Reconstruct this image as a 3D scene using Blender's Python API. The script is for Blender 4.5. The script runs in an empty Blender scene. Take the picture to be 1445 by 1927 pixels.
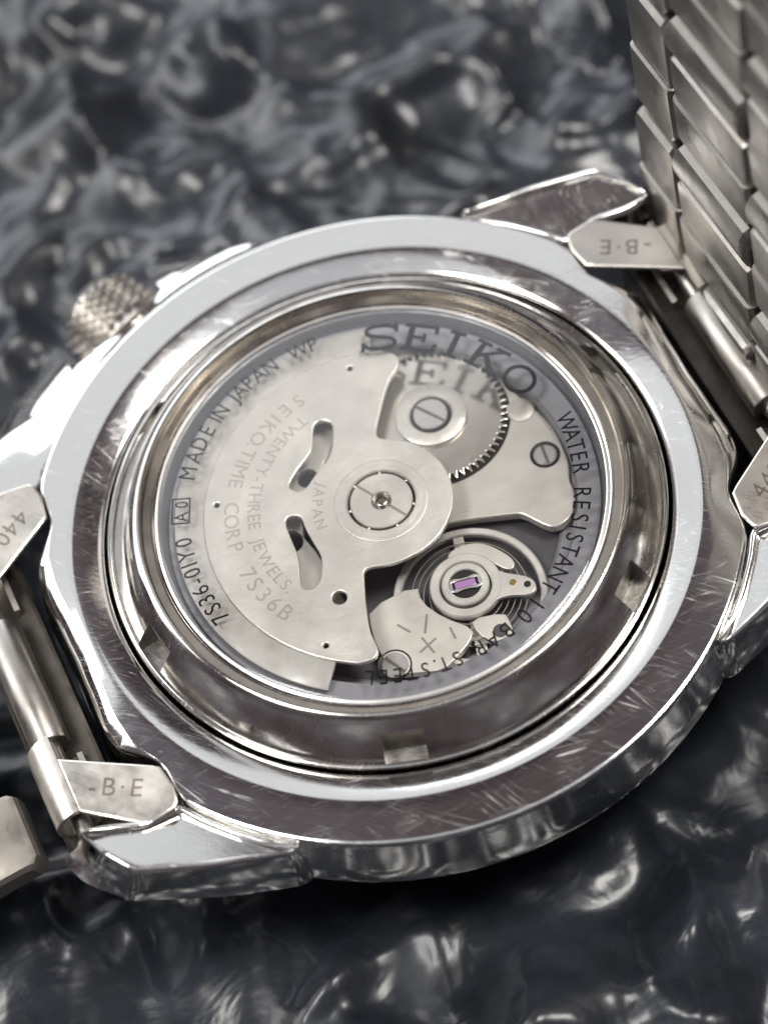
import bpy, bmesh, math, random
import numpy as np
from mathutils import Vector, Matrix, Quaternion

# ------------------------------------------------------------------ units
# everything below is written in millimetres; 1 Blender unit = 1 cm
S = 0.1
R = math.radians
scene = bpy.context.scene
col = scene.collection

# ------------------------------------------------------------------ camera
cd = bpy.data.cameras.new("camera")
cam = bpy.data.objects.new("camera", cd)
col.objects.link(cam)
C_POS = Vector((-14.02, -71.96, 121.83))
C_RIGHT = Vector((0.89958, -0.41352, -0.14057))
C_UP = Vector((0.42556, 0.75748, 0.49509))
C_FW = Vector((0.09825, 0.50520, -0.85739))
m = Matrix.Identity(4)
for i in range(3):
    m[i][0], m[i][1], m[i][2], m[i][3] = C_RIGHT[i], C_UP[i], -C_FW[i], C_POS[i] * S
cam.matrix_world = m
cd.sensor_fit = 'VERTICAL'
cd.sensor_height = 24.0
cd.lens = 24.0 * 4664.3 / 1927.0
cd.clip_start = 0.1
cd.clip_end = 500
cd.dof.use_dof = True
cd.dof.focus_distance = (Vector((0, -4, 1.2)) - C_POS).dot(C_FW) * S
cd.dof.aperture_fstop = 0.165
scene.camera = cam

# ------------------------------------------------------------------ world and lamps
w = bpy.data.worlds.new("World")
scene.world = w
w.use_nodes = True
wn = w.node_tree.nodes
wt = w.node_tree
_tc = wn.new('ShaderNodeTexCoord'); _nz = wn.new('ShaderNodeTexNoise'); _rp = wn.new('ShaderNodeValToRGB')
_nz.inputs['Scale'].default_value = 2.6; _nz.inputs['Detail'].default_value = 4; _nz.inputs['Roughness'].default_value = 0.55
for _e, (_p, _c) in zip([_rp.color_ramp.elements[0], _rp.color_ramp.elements[1], _rp.color_ramp.elements.new(0.5), _rp.color_ramp.elements.new(0.62)],
                        [(0.34, (0.035, 0.028, 0.034, 1)), (0.72, (0.23, 0.25, 0.30, 1)), (0.46, (0.085, 0.067, 0.072, 1)), (0.58, (0.125, 0.115, 0.132, 1))]):
    _e.position = _p; _e.color = _c
wt.links.new(_tc.outputs['Generated'], _nz.inputs['Vector'])
wt.links.new(_nz.outputs['Fac'], _rp.inputs[0])
wt.links.new(_rp.outputs[0], wn["Background"].inputs[0])
wn["Background"].inputs[1].default_value = 1.25


def lamp(name, az, el, dist, sx, sy, radiance, color, roll=0.0):
    ld = bpy.data.lights.new(name, 'AREA')
    ld.shape = 'RECTANGLE'
    ld.size, ld.size_y = sx, sy
    ld.energy = radiance * math.pi * sx * sy
    ld.color = color
    o = bpy.data.objects.new(name, ld)
    d = Vector((math.cos(R(el)) * math.cos(R(az)), math.cos(R(el)) * math.sin(R(az)), math.sin(R(el))))
    o.location = d * dist
    o.rotation_euler = (d.to_track_quat('Z', 'Y') @ Quaternion((0, 0, 1), R(roll))).to_euler()
    col.objects.link(o)
    return o


lamp("low_window_lamp", 106, 22.5, 65, 92, 29, 3.2, (0.93, 0.97, 1.0))
lamp("upper_window_lamp", 100, 46.5, 70, 80, 33, 0.85, (0.93, 0.97, 1.0))
lamp("side_window_lamp", 142, 36, 60, 24, 30, 5.0, (1.0, 0.98, 0.95))
lamp("warm_fill_lamp", 28, 40, 70, 24, 24, 0.9, (1.0, 0.94, 0.85))  # unseen warm fill, added to vary the reflections in the steel
lamp("right_fill_lamp", -8, 65, 70, 20, 20, 23.0, (1.0, 0.97, 0.92))  # added fill that brightens the movement, kept out of the flats' mirror direction
lamp("left_fill_lamp", 174, 65, 70, 18, 18, 19.0, (1.0, 0.985, 0.96))  # opposite fill, added to share the brightening and soften shadows
lamp("back_room_lamp", 259, 84, 75, 56, 34, 0.55, (0.90, 0.95, 1.0))

vs = scene.view_settings
vs.view_transform = 'Standard'
vs.look = 'None'
vs.exposure = 0.0
vs.gamma = 1.0
scene.cycles.max_bounces = 7
scene.cycles.glossy_bounces = 6
scene.cycles.transparent_max_bounces = 12
scene.cycles.use_denoising = True
scene.cycles.use_adaptive_sampling = True
scene.cycles.adaptive_threshold = 0.02
scene.cycles.caustics_reflective = False
scene.cycles.sample_clamp_indirect = 6.0

# ------------------------------------------------------------------ materials


class NT:
    def __init__(self, name):
        self.m = bpy.data.materials.new(name)
        self.m.use_nodes = True
        self.t = self.m.node_tree
        self.b = self.t.nodes["Principled BSDF"]
        self.tc = None

    def n(self, typ, **kw):
        nd = self.t.nodes.new(typ)
        for k, v in kw.items():
            if k.startswith('i_'):
                nd.inputs[k[2:].replace('_', ' ')].default_value = v
            else:
                setattr(nd, k, v)
        return nd

    def l(self, a, b):
        self.t.links.new(a, b)

    def obj(self):
        if self.tc is None:
            self.tc = self.n('ShaderNodeTexCoord')
        return self.tc.outputs['Object']

    def noise(self, scale=5, detail=4, rough=0.5, stretch=None, rotz=0.0, vec=None, dist=0.0):
        v = vec or self.obj()
        if stretch or rotz:
            mp = self.n('ShaderNodeMapping')
            mp.inputs['Rotation'].default_value = (0, 0, rotz)
            self.l(v, mp.inputs['Vector'])
            v = mp.outputs[0]
            if stretch:
                mp2 = self.n('ShaderNodeMapping')
                mp2.inputs['Scale'].default_value = stretch
                self.l(v, mp2.inputs['Vector'])
                v = mp2.outputs[0]
        nd = self.n('ShaderNodeTexNoise')
        nd.inputs['Scale'].default_value = scale
        nd.inputs['Detail'].default_value = detail
        nd.inputs['Roughness'].default_value = rough
        nd.inputs['Distortion'].default_value = dist
        self.l(v, nd.inputs['Vector'])
        return nd.outputs['Fac']

    def ramp(self, fac, stops):
        r = self.n('ShaderNodeValToRGB')
        cr = r.color_ramp
        while len(cr.elements) < len(stops):
            cr.elements.new(0.5)
        for e, (p, c) in zip(cr.elements, stops):
            e.position = p
            e.color = (c, c, c, 1) if not hasattr(c, '__len__') else (*c, 1)
        self.l(fac, r.inputs[0])
        return r.outputs[0]

    def math(self, op, a, b=None, c=None):
        nd = self.n('ShaderNodeMath', operation=op)
        for i, x in enumerate((a, b, c)):
            if x is None:
                continue
            if isinstance(x, (int, float)):
                nd.inputs[i].default_value = x
            else:
                self.l(x, nd.inputs[i])
        return nd.outputs[0]

    def mix(self, fac, a, b):
        nd = self.n('ShaderNodeMix', data_type='RGBA')
        for k, x in ((0, fac), (6, a), (7, b)):
            if hasattr(x, 'links'):
                self.l(x, nd.inputs[k])
            else:
                nd.inputs[k].default_value = x if k == 0 else (*x, 1)
        return nd.outputs[2]

    def bump(self, h, strength, dist, normal=None):
        nd = self.n('ShaderNodeBump')
        nd.inputs['Strength'].default_value = strength
        nd.inputs['Distance'].default_value = dist
        self.l(h, nd.inputs['Height'])
        if normal is not None:
            self.l(normal, nd.inputs['Normal'])
        return nd.outputs[0]

    def scratches(self, density=1.0, seed=0):
        """thin straight hairlines: contour lines of strongly stretched noise, in several directions"""
        rnd = random.Random(seed)
        tot = None
        for k in range(3):
            n1 = self.noise(2.2 + rnd.random() * 2, 1.0, 0.4, stretch=(0.11, 8.0 + 6 * rnd.random(), 3.0), rotz=rnd.uniform(0, 3.1))
            a = self.math('ABSOLUTE', self.math('SUBTRACT', n1, 0.5))
            line = self.math('LESS_THAN', a, 0.0055 * density)
            msk = self.noise(3.0 + k, 2, 0.5)
            line = self.math('MULTIPLY', line, self.ramp(msk, [(0.50, 0.0), (0.66, 1.0)]))
            tot = line if tot is None else self.math('MAXIMUM', tot, line)
        for k in range(2):
            n1 = self.noise(5.5 + 3 * k, 1.0, 0.4, stretch=(0.14, 6.0, 2.0), rotz=rnd.uniform(0, 3.1), dist=0.25)
            a = self.math('ABSOLUTE', self.math('SUBTRACT', n1, 0.47 + 0.05 * k))
            line = self.math('MULTIPLY', self.math('LESS_THAN', a, 0.0045 * density), 0.45)
            tot = self.math('MAXIMUM', tot, line)
        return tot


def steel(name, base=(0.72, 0.71, 0.69), rough=0.1, metal=1.0, scratch=0.0, wavy=0.0, brushed=None, grime=0.0, seed=0, fine=0.0):
    k = NT(name)
    k.b.inputs['Metallic'].default_value = metal
    rv = k.ramp(k.noise(4, 3, 0.6), [(0.3, rough * 0.7), (0.75, rough * 1.5)])
    colr = None
    nrm = None
    if grime:
        g = k.ramp(k.noise(4.5, 5, 0.6), [(0.40, 0.0), (0.70, grime)])
        colr = k.mix(g, base, tuple(c * f for c, f in zip(base, (0.42, 0.38, 0.33))))
        rv = k.math('ADD', rv, k.math('MULTIPLY', g, 0.25))
    if wavy:
        nrm = k.bump(k.noise(1.6, 2, 0.4), wavy, 0.05, nrm)
    if scratch:
        s = k.scratches(scratch, seed)
        rv = k.math('ADD', rv, k.math('MULTIPLY', s, 0.30))
        sw = k.noise(38, 3, 0.7, stretch=(0.25, 1.4, 1), rotz=0.6)
        nrm = k.bump(sw, 0.05, 0.006, nrm)
    if brushed is not None:
        b = k.noise(30, 4, 0.7, stretch=(0.04, 1.3, 1.0), rotz=brushed)
        rv = k.math('ADD', rv, k.math('MULTIPLY', k.math('SUBTRACT', b, 0.5), 0.15))
        nrm = k.bump(b, 0.22, 0.004, nrm)
    if fine:
        nrm = k.bump(k.noise(26, 4, 0.65), fine, 0.006, nrm)
    k.l(rv, k.b.inputs['Roughness'])
    if colr is not None:
        k.l(colr, k.b.inputs['Base Color'])
    else:
        k.b.inputs['Base Color'].default_value = (*base, 1)
    if nrm is not None:
        k.l(nrm, k.b.inputs['Normal'])
    return k.m


M = {}
M['case'] = steel('polished_case_steel', rough=0.085, scratch=1.0, wavy=0.06, seed=3)
M['lug'] = steel('polished_lug_steel', rough=0.09, scratch=0.7, wavy=0.03, seed=8)
M['back'] = steel('polished_back_steel', base=(0.58, 0.56, 0.53), rough=0.08, scratch=0.5, wavy=0.07, seed=5, grime=0.5)
M['notch'] = steel('milled_notch_steel', base=(0.40, 0.385, 0.36), rough=0.34, fine=0.7, grime=0.85)
M['tab'] = steel('brushed_end_link_steel', base=(0.70, 0.66, 0.60), rough=0.33, brushed=0.9)
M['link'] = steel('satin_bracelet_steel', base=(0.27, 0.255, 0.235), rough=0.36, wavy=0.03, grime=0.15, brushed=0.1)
k = NT('worn_link_steel')
rs = k.ramp(k.noise(7, 4, 0.6), [(0.60, 0.0), (0.68, 1.0)])
k.l(k.mix(rs, (0.27, 0.25, 0.22), (0.20, 0.075, 0.035)), k.b.inputs['Base Color'])
k.b.inputs['Metallic'].default_value = 0.7
k.l(k.ramp(k.noise(9, 4), [(0.3, 0.3), (0.7, 0.5)]), k.b.inputs['Roughness'])
M['worn'] = k.m
M['tube'] = steel('satin_bar_steel', base=(0.36, 0.34, 0.315), rough=0.30, grime=0.3)
M['crown'] = steel('crown_steel', base=(0.60, 0.575, 0.54), rough=0.22, grime=0.3)
M['rotor'] = steel('satin_rotor_steel', base=(0.91, 0.875, 0.81), rough=0.34, fine=0.5, grime=0.10, metal=0.5)
M['weight'] = steel('frosted_weight_steel', base=(0.66, 0.64, 0.60), rough=0.50, fine=0.5, grime=0.45, metal=0.3)
M['bridge'] = steel('brushed_bridge_brass_nickel', base=(0.88, 0.84, 0.76), rough=0.34, brushed=0.12, metal=0.4)
M['wheel'] = steel('wheel_steel', base=(0.86, 0.81, 0.72), rough=0.13, grime=0.10, metal=0.85)
M['screw'] = steel('polished_screw_steel', base=(0.80, 0.78, 0.75), rough=0.22, metal=0.6)
M['plate'] = steel('grey_main_plate', base=(0.13, 0.13, 0.14), rough=0.40, grime=0.3, metal=0.4)
M['ring'] = steel('grey_casing_ring', base=(0.40, 0.40, 0.425), rough=0.36, metal=0.3)
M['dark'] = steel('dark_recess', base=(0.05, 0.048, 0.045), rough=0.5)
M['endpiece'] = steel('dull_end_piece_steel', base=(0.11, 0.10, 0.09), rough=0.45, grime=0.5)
M['brass'] = steel('brass_pin', base=(0.75, 0.52, 0.22), rough=0.25)
M['seat'] = steel('brown_grey_gasket_seat', base=(0.40, 0.365, 0.32), rough=0.25, grime=0.4)


def plain(name, c, rough=0.5, **kw):
    k = NT(name)
    k.b.inputs['Base Color'].default_value = (*c, 1)
    r = k.ramp(k.noise(8, 4), [(0.3, rough * 0.8), (0.7, rough * 1.2)])
    k.l(r, k.b.inputs['Roughness'])
    return k.m


M['ink'] = plain('grey_black_ink', (0.006, 0.006, 0.008), 0.7)
M['ink'].node_tree.nodes['Principled BSDF'].inputs['Specular IOR Level'].default_value = 0.15
M['jewel'] = plain('ruby_jewel', (0.55, 0.30, 0.62), 0.12)
M['engrave'] = steel('engraved_line_steel', base=(0.58, 0.55, 0.49), rough=0.35, metal=0.35)
M['mark'] = steel('scribed_mark_steel', base=(0.42, 0.39, 0.35), rough=0.35, metal=0.4)
M['engrave_tab'] = steel('stamped_line_steel', base=(0.30, 0.27, 0.23), rough=0.35)

g = NT('mineral_glass')
g.t.nodes.remove(g.b)
out = [n for n in g.t.nodes if n.type == 'OUTPUT_MATERIAL'][0]
tr = g.n('ShaderNodeBsdfTransparent')
gl = g.n('ShaderNodeBsdfGlossy')
g.l(g.ramp(g.noise(1.5, 5, 0.6), [(0.4, 0.015), (0.75, 0.09)]), gl.inputs['Roughness'])
fr = g.n('ShaderNodeFresnel')
fr.inputs['IOR'].default_value = 1.52
mx = g.n('ShaderNodeMixShader')
g.l(fr.outputs[0], mx.inputs[0]); g.l(tr.outputs[0], mx.inputs[1]); g.l(gl.outputs[0], mx.inputs[2])
g.l(mx.outputs[0], out.inputs[0])
M['glass'] = g.m

k = NT('black_bubble_wrap_film')
c1 = k.mix(k.ramp(k.noise(1.2, 5, 0.6), [(0.35, 0.0), (0.7, 1.0)]), (0.011, 0.0125, 0.016), (0.032, 0.037, 0.048))
k.l(c1, k.b.inputs['Base Color'])
k.l(k.ramp(k.noise(2.0, 5, 0.6), [(0.3, 0.22), (0.7, 0.36)]), k.b.inputs['Roughness'])
k.b.inputs['IOR'].default_value = 1.46
k.b.inputs['Coat Weight'].default_value = 0.18
k.b.inputs['Coat Roughness'].default_value = 0.16
n1 = k.bump(k.noise(2.2, 3, 0.5, dist=0.6), 0.26, 0.10)
n1 = k.bump(k.noise(14, 4, 0.6), 0.05, 0.02, n1)
k.l(n1, k.b.inputs['Normal'])
M['wrap'] = k.m

# ------------------------------------------------------------------ mesh helpers
GZ = -11.0   # the surface the watch lies on (mm)


def finish(me, angle=30):
    me.validate()
    for p in me.polygons:
        p.use_smooth = True
    me.set_sharp_from_angle(angle=R(angle))


def link(name, me, mat, parent, top=False):
    o = bpy.data.objects.new(name, me)
    if mat is not None and len(me.materials) == 0:
        me.materials.append(mat)
    col.objects.link(o)
    o.parent = parent
    if parent is watch:
        o.location = (0, 0, -GZ * S)
    return o


def mesh(name, verts, faces, mat, parent, angle=30):
    me = bpy.data.meshes.new(name)
    me.from_pydata([tuple(c * S for c in v) for v in verts], [], faces)
    bm = bmesh.new(); bm.from_mesh(me)
    bmesh.ops.recalc_face_normals(bm, faces=bm.faces)
    bm.to_mesh(me); bm.free()
    finish(me, angle)
    return link(name, me, mat, parent)


def rings(loops, closed=True, cap0=False, cap1=False, wrap=False):
    """quads between consecutive loops of equal length"""
    v, f = [], []
    n = len(loops[0])
    for lp in loops:
        v += list(lp)
    nl = len(loops)
    for i in range(nl if wrap else nl - 1):
        a, b = i * n, ((i + 1) % nl) * n
        for j in range(n if closed else n - 1):
            j2 = (j + 1) % n
            f.append((a + j, a + j2, b + j2, b + j))
    if cap0:
        f.append(tuple(range(n))[::-1])
    if cap1:
        f.append(tuple(range((nl - 1) * n, nl * n)))
    return v, f


def lathe_loops(profile, seg, cx=0, cy=0, a0=0, a1=360):
    full = abs(a1 - a0) >= 360
    th = [R(a0 + (a1 - a0) * i / (seg if full else seg - 1)) for i in range(seg)]
    return [[(cx + r * math.cos(t), cy + r * math.sin(t), z) for t in th] for r, z in profile]


def lathe(name, profile, mat, parent, seg=160, cx=0, cy=0, wrap=False, cap0=False, cap1=False, angle=30):
    v, f = rings(lathe_loops(profile, seg, cx, cy), True, cap0, cap1, wrap)
    return mesh(name, v, f, mat, parent, angle)


def chaikin(pts, it=2, closed=True):
    pts = [Vector(p) for p in pts]
    for _ in range(it):
        o = []
        n = len(pts)
        for i in range(n if closed else n - 1):
            a, b = pts[i], pts[(i + 1) % n]
            o += [a * 0.75 + b * 0.25, a * 0.25 + b * 0.75]
        if not closed:
            o = [pts[0]] + o + [pts[-1]]
        pts = o
    return [tuple(p) for p in pts]


def circle(cx, cy, r, n=40):
    return [(cx + r * math.cos(2 * math.pi * i / n), cy + r * math.sin(2 * math.pi * i / n)) for i in range(n)]


def flat_mesh(loops, thick, bevel, z):
    """2-D outline with holes, extruded and bevelled (mm), top at z"""
    cu = bpy.data.curves.new('tmp', 'CURVE')
    cu.dimensions = '2D'
    cu.fill_mode = 'BOTH'
    for lp in loops:
        sp = cu.splines.new('POLY')
        sp.points.add(len(lp) - 1)
        for p, q in zip(sp.points, lp):
            p.co = (q[0] * S, q[1] * S, 0, 1)
        sp.use_cyclic_u = True
    cu.extrude = max((thick / 2 - bevel), 0) * S
    cu.bevel_depth = bevel * S
    cu.bevel_resolution = 1
    cu.offset = -bevel * S
    o = bpy.data.objects.new('tmp', cu)
    col.objects.link(o)
    dg = bpy.context.evaluated_depsgraph_get()
    me = bpy.data.meshes.new_from_object(o.evaluated_get(dg))
    bpy.data.objects.remove(o); bpy.data.curves.remove(cu)
    me.transform(Matrix.Translation((0, 0, (z - thick / 2) * S)))
    me.materials.clear()
    return me


def plate(name, loops, ztop, thick, mat, parent, bevel=0.06, angle=35):
    me = flat_mesh(loops, thick, bevel, ztop)
    finish(me, angle)
    me.name = name
    return link(name, me, mat, parent)


_gl = {}


def glyph(ch):
    """mesh of one character of the built-in font: baseline 0, cap height 1, centred in x"""
    if ch in _gl:
        return _gl[ch]
    cu = bpy.data.curves.new('tmp', 'FONT')
    cu.body = ch
    cu.size = 1.0
    cu.resolution_u = 3
    o = bpy.data.objects.new('tmp', cu)
    col.objects.link(o)
    dg = bpy.context.evaluated_depsgraph_get()
    me = bpy.data.meshes.new_from_object(o.evaluated_get(dg))
    bpy.data.objects.remove(o); bpy.data.curves.remove(cu)
    v = [tuple(x.co) for x in me.vertices]
    f = [tuple(p.vertices) for p in me.polygons]
    bpy.data.meshes.remove(me)
    _gl[ch] = (v, f)
    return _gl[ch]


_capv, _ = glyph('H')
CAP = max(p[1] for p in _capv)


def put(name, items, z, thick, mat, parent):
    """items: (verts2d, faces, origin(x,y), right(x,y), up(x,y)); builds one extruded mesh"""
    V, F = [], []
    for v, f, o, rt, up in items:
        b = len(V)
        n = len(v)
        for dz in (z, z - thick):
            for p in v:
                V.append(tuple((o[i] + p[0] * rt[i] + p[1] * up[i]) * S for i in (0, 1)) + (dz * S,))
        F += [tuple(b + i for i in q) for q in f]
        cnt = {}
        for q in f:
            for i in range(len(q)):
                e = (q[i], q[(i + 1) % len(q)])
                cnt[e] = cnt.get(e, 0) + 1
        for (a, c) in cnt:
            if (c, a) not in cnt:
                F.append((b + a, b + n + a, b + n + c, b + c))
    me = bpy.data.meshes.new(name)
    me.from_pydata(V, [], F)
    me.validate()
    return link(name, me, mat, parent)


def ring_text(name, chars, r, h, z, mat, parent, inward=False, thick=0.02, wf=1.0):
    """chars: list of (character, angle in degrees)"""
    it = []
    for ch, a in chars:
        v, f = glyph(ch)
        xs = [p[0] for p in v]
        cx = (min(xs) + max(xs)) / 2
        v2 = [((p[0] - cx) / CAP * h * wf, p[1] / CAP * h) for p in v]
        t = R(a)
        rad = (math.cos(t), math.sin(t))
        if inward:   # letter tops towards the centre, reading counter-clockwise
            up = (-rad[0], -rad[1]); rt = (-rad[1], rad[0])
        else:
            up = rad; rt = (rad[1], -rad[0])
        it.append((v2, f, (r * rad[0], r * rad[1]), rt, up))
    return put(name, it, z, thick, mat, parent)


def spread(text, a0, a1, gap=0.22):
    """angles between the centres of the first and the last character, spaced by glyph width"""
    wd = []
    for c in text:
        if c == ' ':
            wd.append(0.45)
        else:
            xs = [p[0] for p in glyph(c)[0]]
            wd.append((max(xs) - min(xs)) / CAP + gap)
    pos, x = [], 0.0
    for q in wd:
        pos.append(x + q / 2); x += q
    lo, hi = pos[0], pos[-1]
    return [(c, a0 + (a1 - a0) * (p - lo) / (hi - lo)) for c, p in zip(text, pos) if c != ' ']


# ------------------------------------------------------------------ the surface
rng = np.random.default_rng(7)


def vnoise(x, y, seed):
    """smooth value noise on unit lattice"""
    r = np.random.default_rng(seed)
    t = r.random((128, 128))
    xi, yi = np.floor(x).astype(int), np.floor(y).astype(int)
    fx, fy = x - xi, y - yi
    fx = fx * fx * fx * (fx * (fx * 6 - 15) + 10); fy = fy * fy * fy * (fy * (fy * 6 - 15) + 10)
    a = t[xi % 128, yi % 128]; b = t[(xi + 1) % 128, yi % 128]
    c = t[xi % 128, (yi + 1) % 128]; d = t[(xi + 1) % 128, (yi + 1) % 128]
    return (a * (1 - fx) + b * fx) * (1 - fy) + (c * (1 - fx) + d * fx) * fy


def bubble_surface():
    nx, ny = 520, 560
    xs = np.linspace(-95, 125, nx); ys = np.linspace(-75, 190, ny)
    X, Y = np.meshgrid(xs, ys, indexing='ij')
    WX = X + 3.0 * (vnoise(X / 11, Y / 11, 1) - 0.5) + 1.2 * (vnoise(X / 4, Y / 4, 2) - 0.5)
    WY = Y + 3.0 * (vnoise(X / 11, Y / 11, 3) - 0.5) + 1.2 * (vnoise(X / 4, Y / 4, 4) - 0.5)
    pitch = 10.6
    Z = np.zeros_like(X)
    r = np.random.default_rng(11)
    hts = r.random((200, 200)); rad = r.random((200, 200)); den = r.random((200, 200, 2))
    row = np.round(WY / (pitch * 0.866)).astype(int)
    best = np.zeros_like(X)
    for dr in (-1, 0, 1):
        rr = row + dr
        off = (rr % 2) * 0.5
        cc = np.round(WX / pitch - off).astype(int)
        for dc in (-1, 0, 1):
            c2 = cc + dc
            bx = (c2 + off) * pitch; by = rr * pitch * 0.866
            h = hts[rr % 200, c2 % 200]; q = rad[rr % 200, c2 % 200]
            d = np.hypot(WX - bx, WY - by)
            Rb = 4.2 + 0.9 * q
            u = np.clip(1 - (d / Rb) ** 2, 0, 1)
            dome = (0.9 + 1.7 * h) * u ** 0.8
            # half-deflated bubbles: a dent pushed into the dome
            dx = bx + (den[rr % 200, c2 % 200, 0] - 0.5) * 4; dy = by + (den[rr % 200, c2 % 200, 1] - 0.5) * 4
            dent = np.exp(-((WX - dx) ** 2 + (WY - dy) ** 2) / 2.2) * 1.5 * (h > 0.4)
            best = np.maximum(best, dome - dent * u)
    fold = 1 - np.abs(2 * vnoise(WX / 9 + 3, WY / 11, 31) - 1)
    fold2 = 1 - np.abs(2 * vnoise((WX + WY) / 9, (WX - WY) / 12, 32) - 1)
    rid = 1 - np.abs(2 * vnoise(WX / 3.6 + 9, WY / 4.4, 21) - 1)
    rid2 = 1 - np.abs(2 * vnoise((WX - WY) / 2.3 + 7, (WX + WY) / 3.0, 22) - 1)
    keep = np.clip(3.0 * vnoise(X / 16 + 5, Y / 16, 33) - 0.8, 0, 1)
    Z = best * (0.30 + 0.70 * keep) + 1.5 * fold ** 2.5 + 1.2 * fold2 ** 3 + 0.75 * rid ** 3 + 0.22 * rid2 ** 3
    Z = Z + 2.6 * (vnoise(X / 24, Y / 24, 23) - 0.5) + 0.02 * vnoise(X / 0.9, Y / 0.9, 24)
    for _ in range(2):
        Zp = np.pad(Z, 1, mode='edge')
        Z = (Zp[:-2, 1:-1] + Zp[2:, 1:-1] + Zp[1:-1, :-2] + Zp[1:-1, 2:] + 2 * Z) / 6
    # pressed down where the watch lies
    rr = np.hypot(X, Y)
    k = np.clip((rr - 17) / 10, 0, 1)
    Z = GZ - 1.6 + Z * (0.30 + 0.70 * k)
    Z = np.where(rr < 24, np.minimum(Z, GZ - 0.05 + 1.2 * k), Z)
    v = np.stack([X.ravel(), Y.ravel(), Z.ravel()], 1) * S
    i = np.arange(nx - 1)[:, None] * ny + np.arange(ny - 1)[None]
    i = i.ravel()
    f = np.stack([i, i + ny, i + ny + 1, i + 1], 1)
    me = bpy.data.meshes.new('bubble_wrap_surface')
    me.from_pydata(v.tolist(), [], f.tolist())
    for p in me.polygons:
        p.use_smooth = True
    me.materials.append(M['wrap'])
    o = bpy.data.objects.new('bubble_wrap_surface', me)
    col.objects.link(o)
    o['kind'] = 'structure'
    o['label'] = 'crumpled glossy black bubble wrap sheet lying under the watch'
    return o


watch = None
bubble_surface()

# ------------------------------------------------------------------ the watch
watch = bpy.data.objects.new('wristwatch', None)
watch.location = (0, 0, GZ * S)
watch.empty_display_size = 0.5
col.objects.link(watch)
watch['label'] = 'steel automatic wristwatch lying face down with see-through case back and raised steel bracelet'
watch['category'] = 'wristwatch'

# --- case: polar mesh, flattened between the lugs
RP = [(0, 19.55), (8, 19.8), (14.5, 20.35), (18.7, 20.5), (22.0, 20.0), (24.5, 19.65), (27.5, 19.65), (30.2, 20.3), (33, 20.75), (90, 20.75)]


_ra = np.arange(-40, 131, 0.5)
_rv = np.interp(np.where(_ra < 0, -_ra, np.where(_ra > 90, 180 - _ra, _ra)), [p[0] for p in RP], [p[1] for p in RP])
_kk = np.exp(-0.5 * (np.arange(-12, 13) * 0.5 / 1.6) ** 2)
_rv = np.convolve(np.pad(_rv, 12, mode='edge'), _kk / _kk.sum(), 'valid')


def Rcase(t):
    a = abs((math.degrees(t) + 180) % 360 - 180)
    a = min(a, 180 - a)
    return float(np.interp(a, _ra, _rv))


def band_side(t):
    a = abs((math.degrees(t) + 180) % 360 - 180)
    a = min(a, 180 - a)
    u = max(0.0, min(1.0, (25 - a) / 9))
    return u * u * (3 - 2 * u)


NS = 480
loops = []
th = [2 * math.pi * i / NS for i in range(NS)]
prof = [(16.46, -2.2, 0), (16.46, -0.26, 0), (16.52, -0.19, 0), (16.8, -0.09, 0), (17.3, 0.085, 0), (17.9, 0.28, 0), (18.08, 0.325, 0), (18.25, 0.34, 0)]
for r, z, _ in prof:
    loops.append([(r * math.cos(t), r * math.sin(t), z) for t in th])


def outer(dr, z, cw=0.0, cz=0.0):
    lp = []
    for t in th:
        b = band_side(t)
        rr = Rcase(t) + dr - cw * b
        lp.append((rr * math.cos(t), rr * math.sin(t), z + cz * b))
    return lp


def blend(u):
    lp = []
    for t in th:
        b = band_side(t)
        r1 = Rcase(t) - 0.22 - 0.75 * b
        z1 = 0.22
        r = 18.25 + (r1 - 18.25) * u
        lp.append((r * math.cos(t), r * math.sin(t), 0.34 + (z1 - 0.34) * u))
    return lp


loops += [blend(0.33), blend(0.66), blend(0.97), blend(1.0)]
loops += [outer(-0.10, 0.16, 0.0, -0.42), outer(-0.02, 0.02, 0.0, -0.42), outer(0.0, -0.2, 0, -0.42), outer(0.12, -1.2), outer(0.30, -2.4), outer(0.46, -3.6), outer(0.43, -3.9), outer(0.1, -4.1)]
loops += [[(r * math.cos(t), r * math.sin(t), z) for t in th] for r, z in ((19.2, -4.5), (19.2, -7.6), (19.0, -8.2), (17.0, -9.6), (10, -10.6), (2, -10.9))]
v, f = rings(loops, True, False, True)
mesh('case', v, f, M['case'], watch, 32)

# --- lugs


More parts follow.
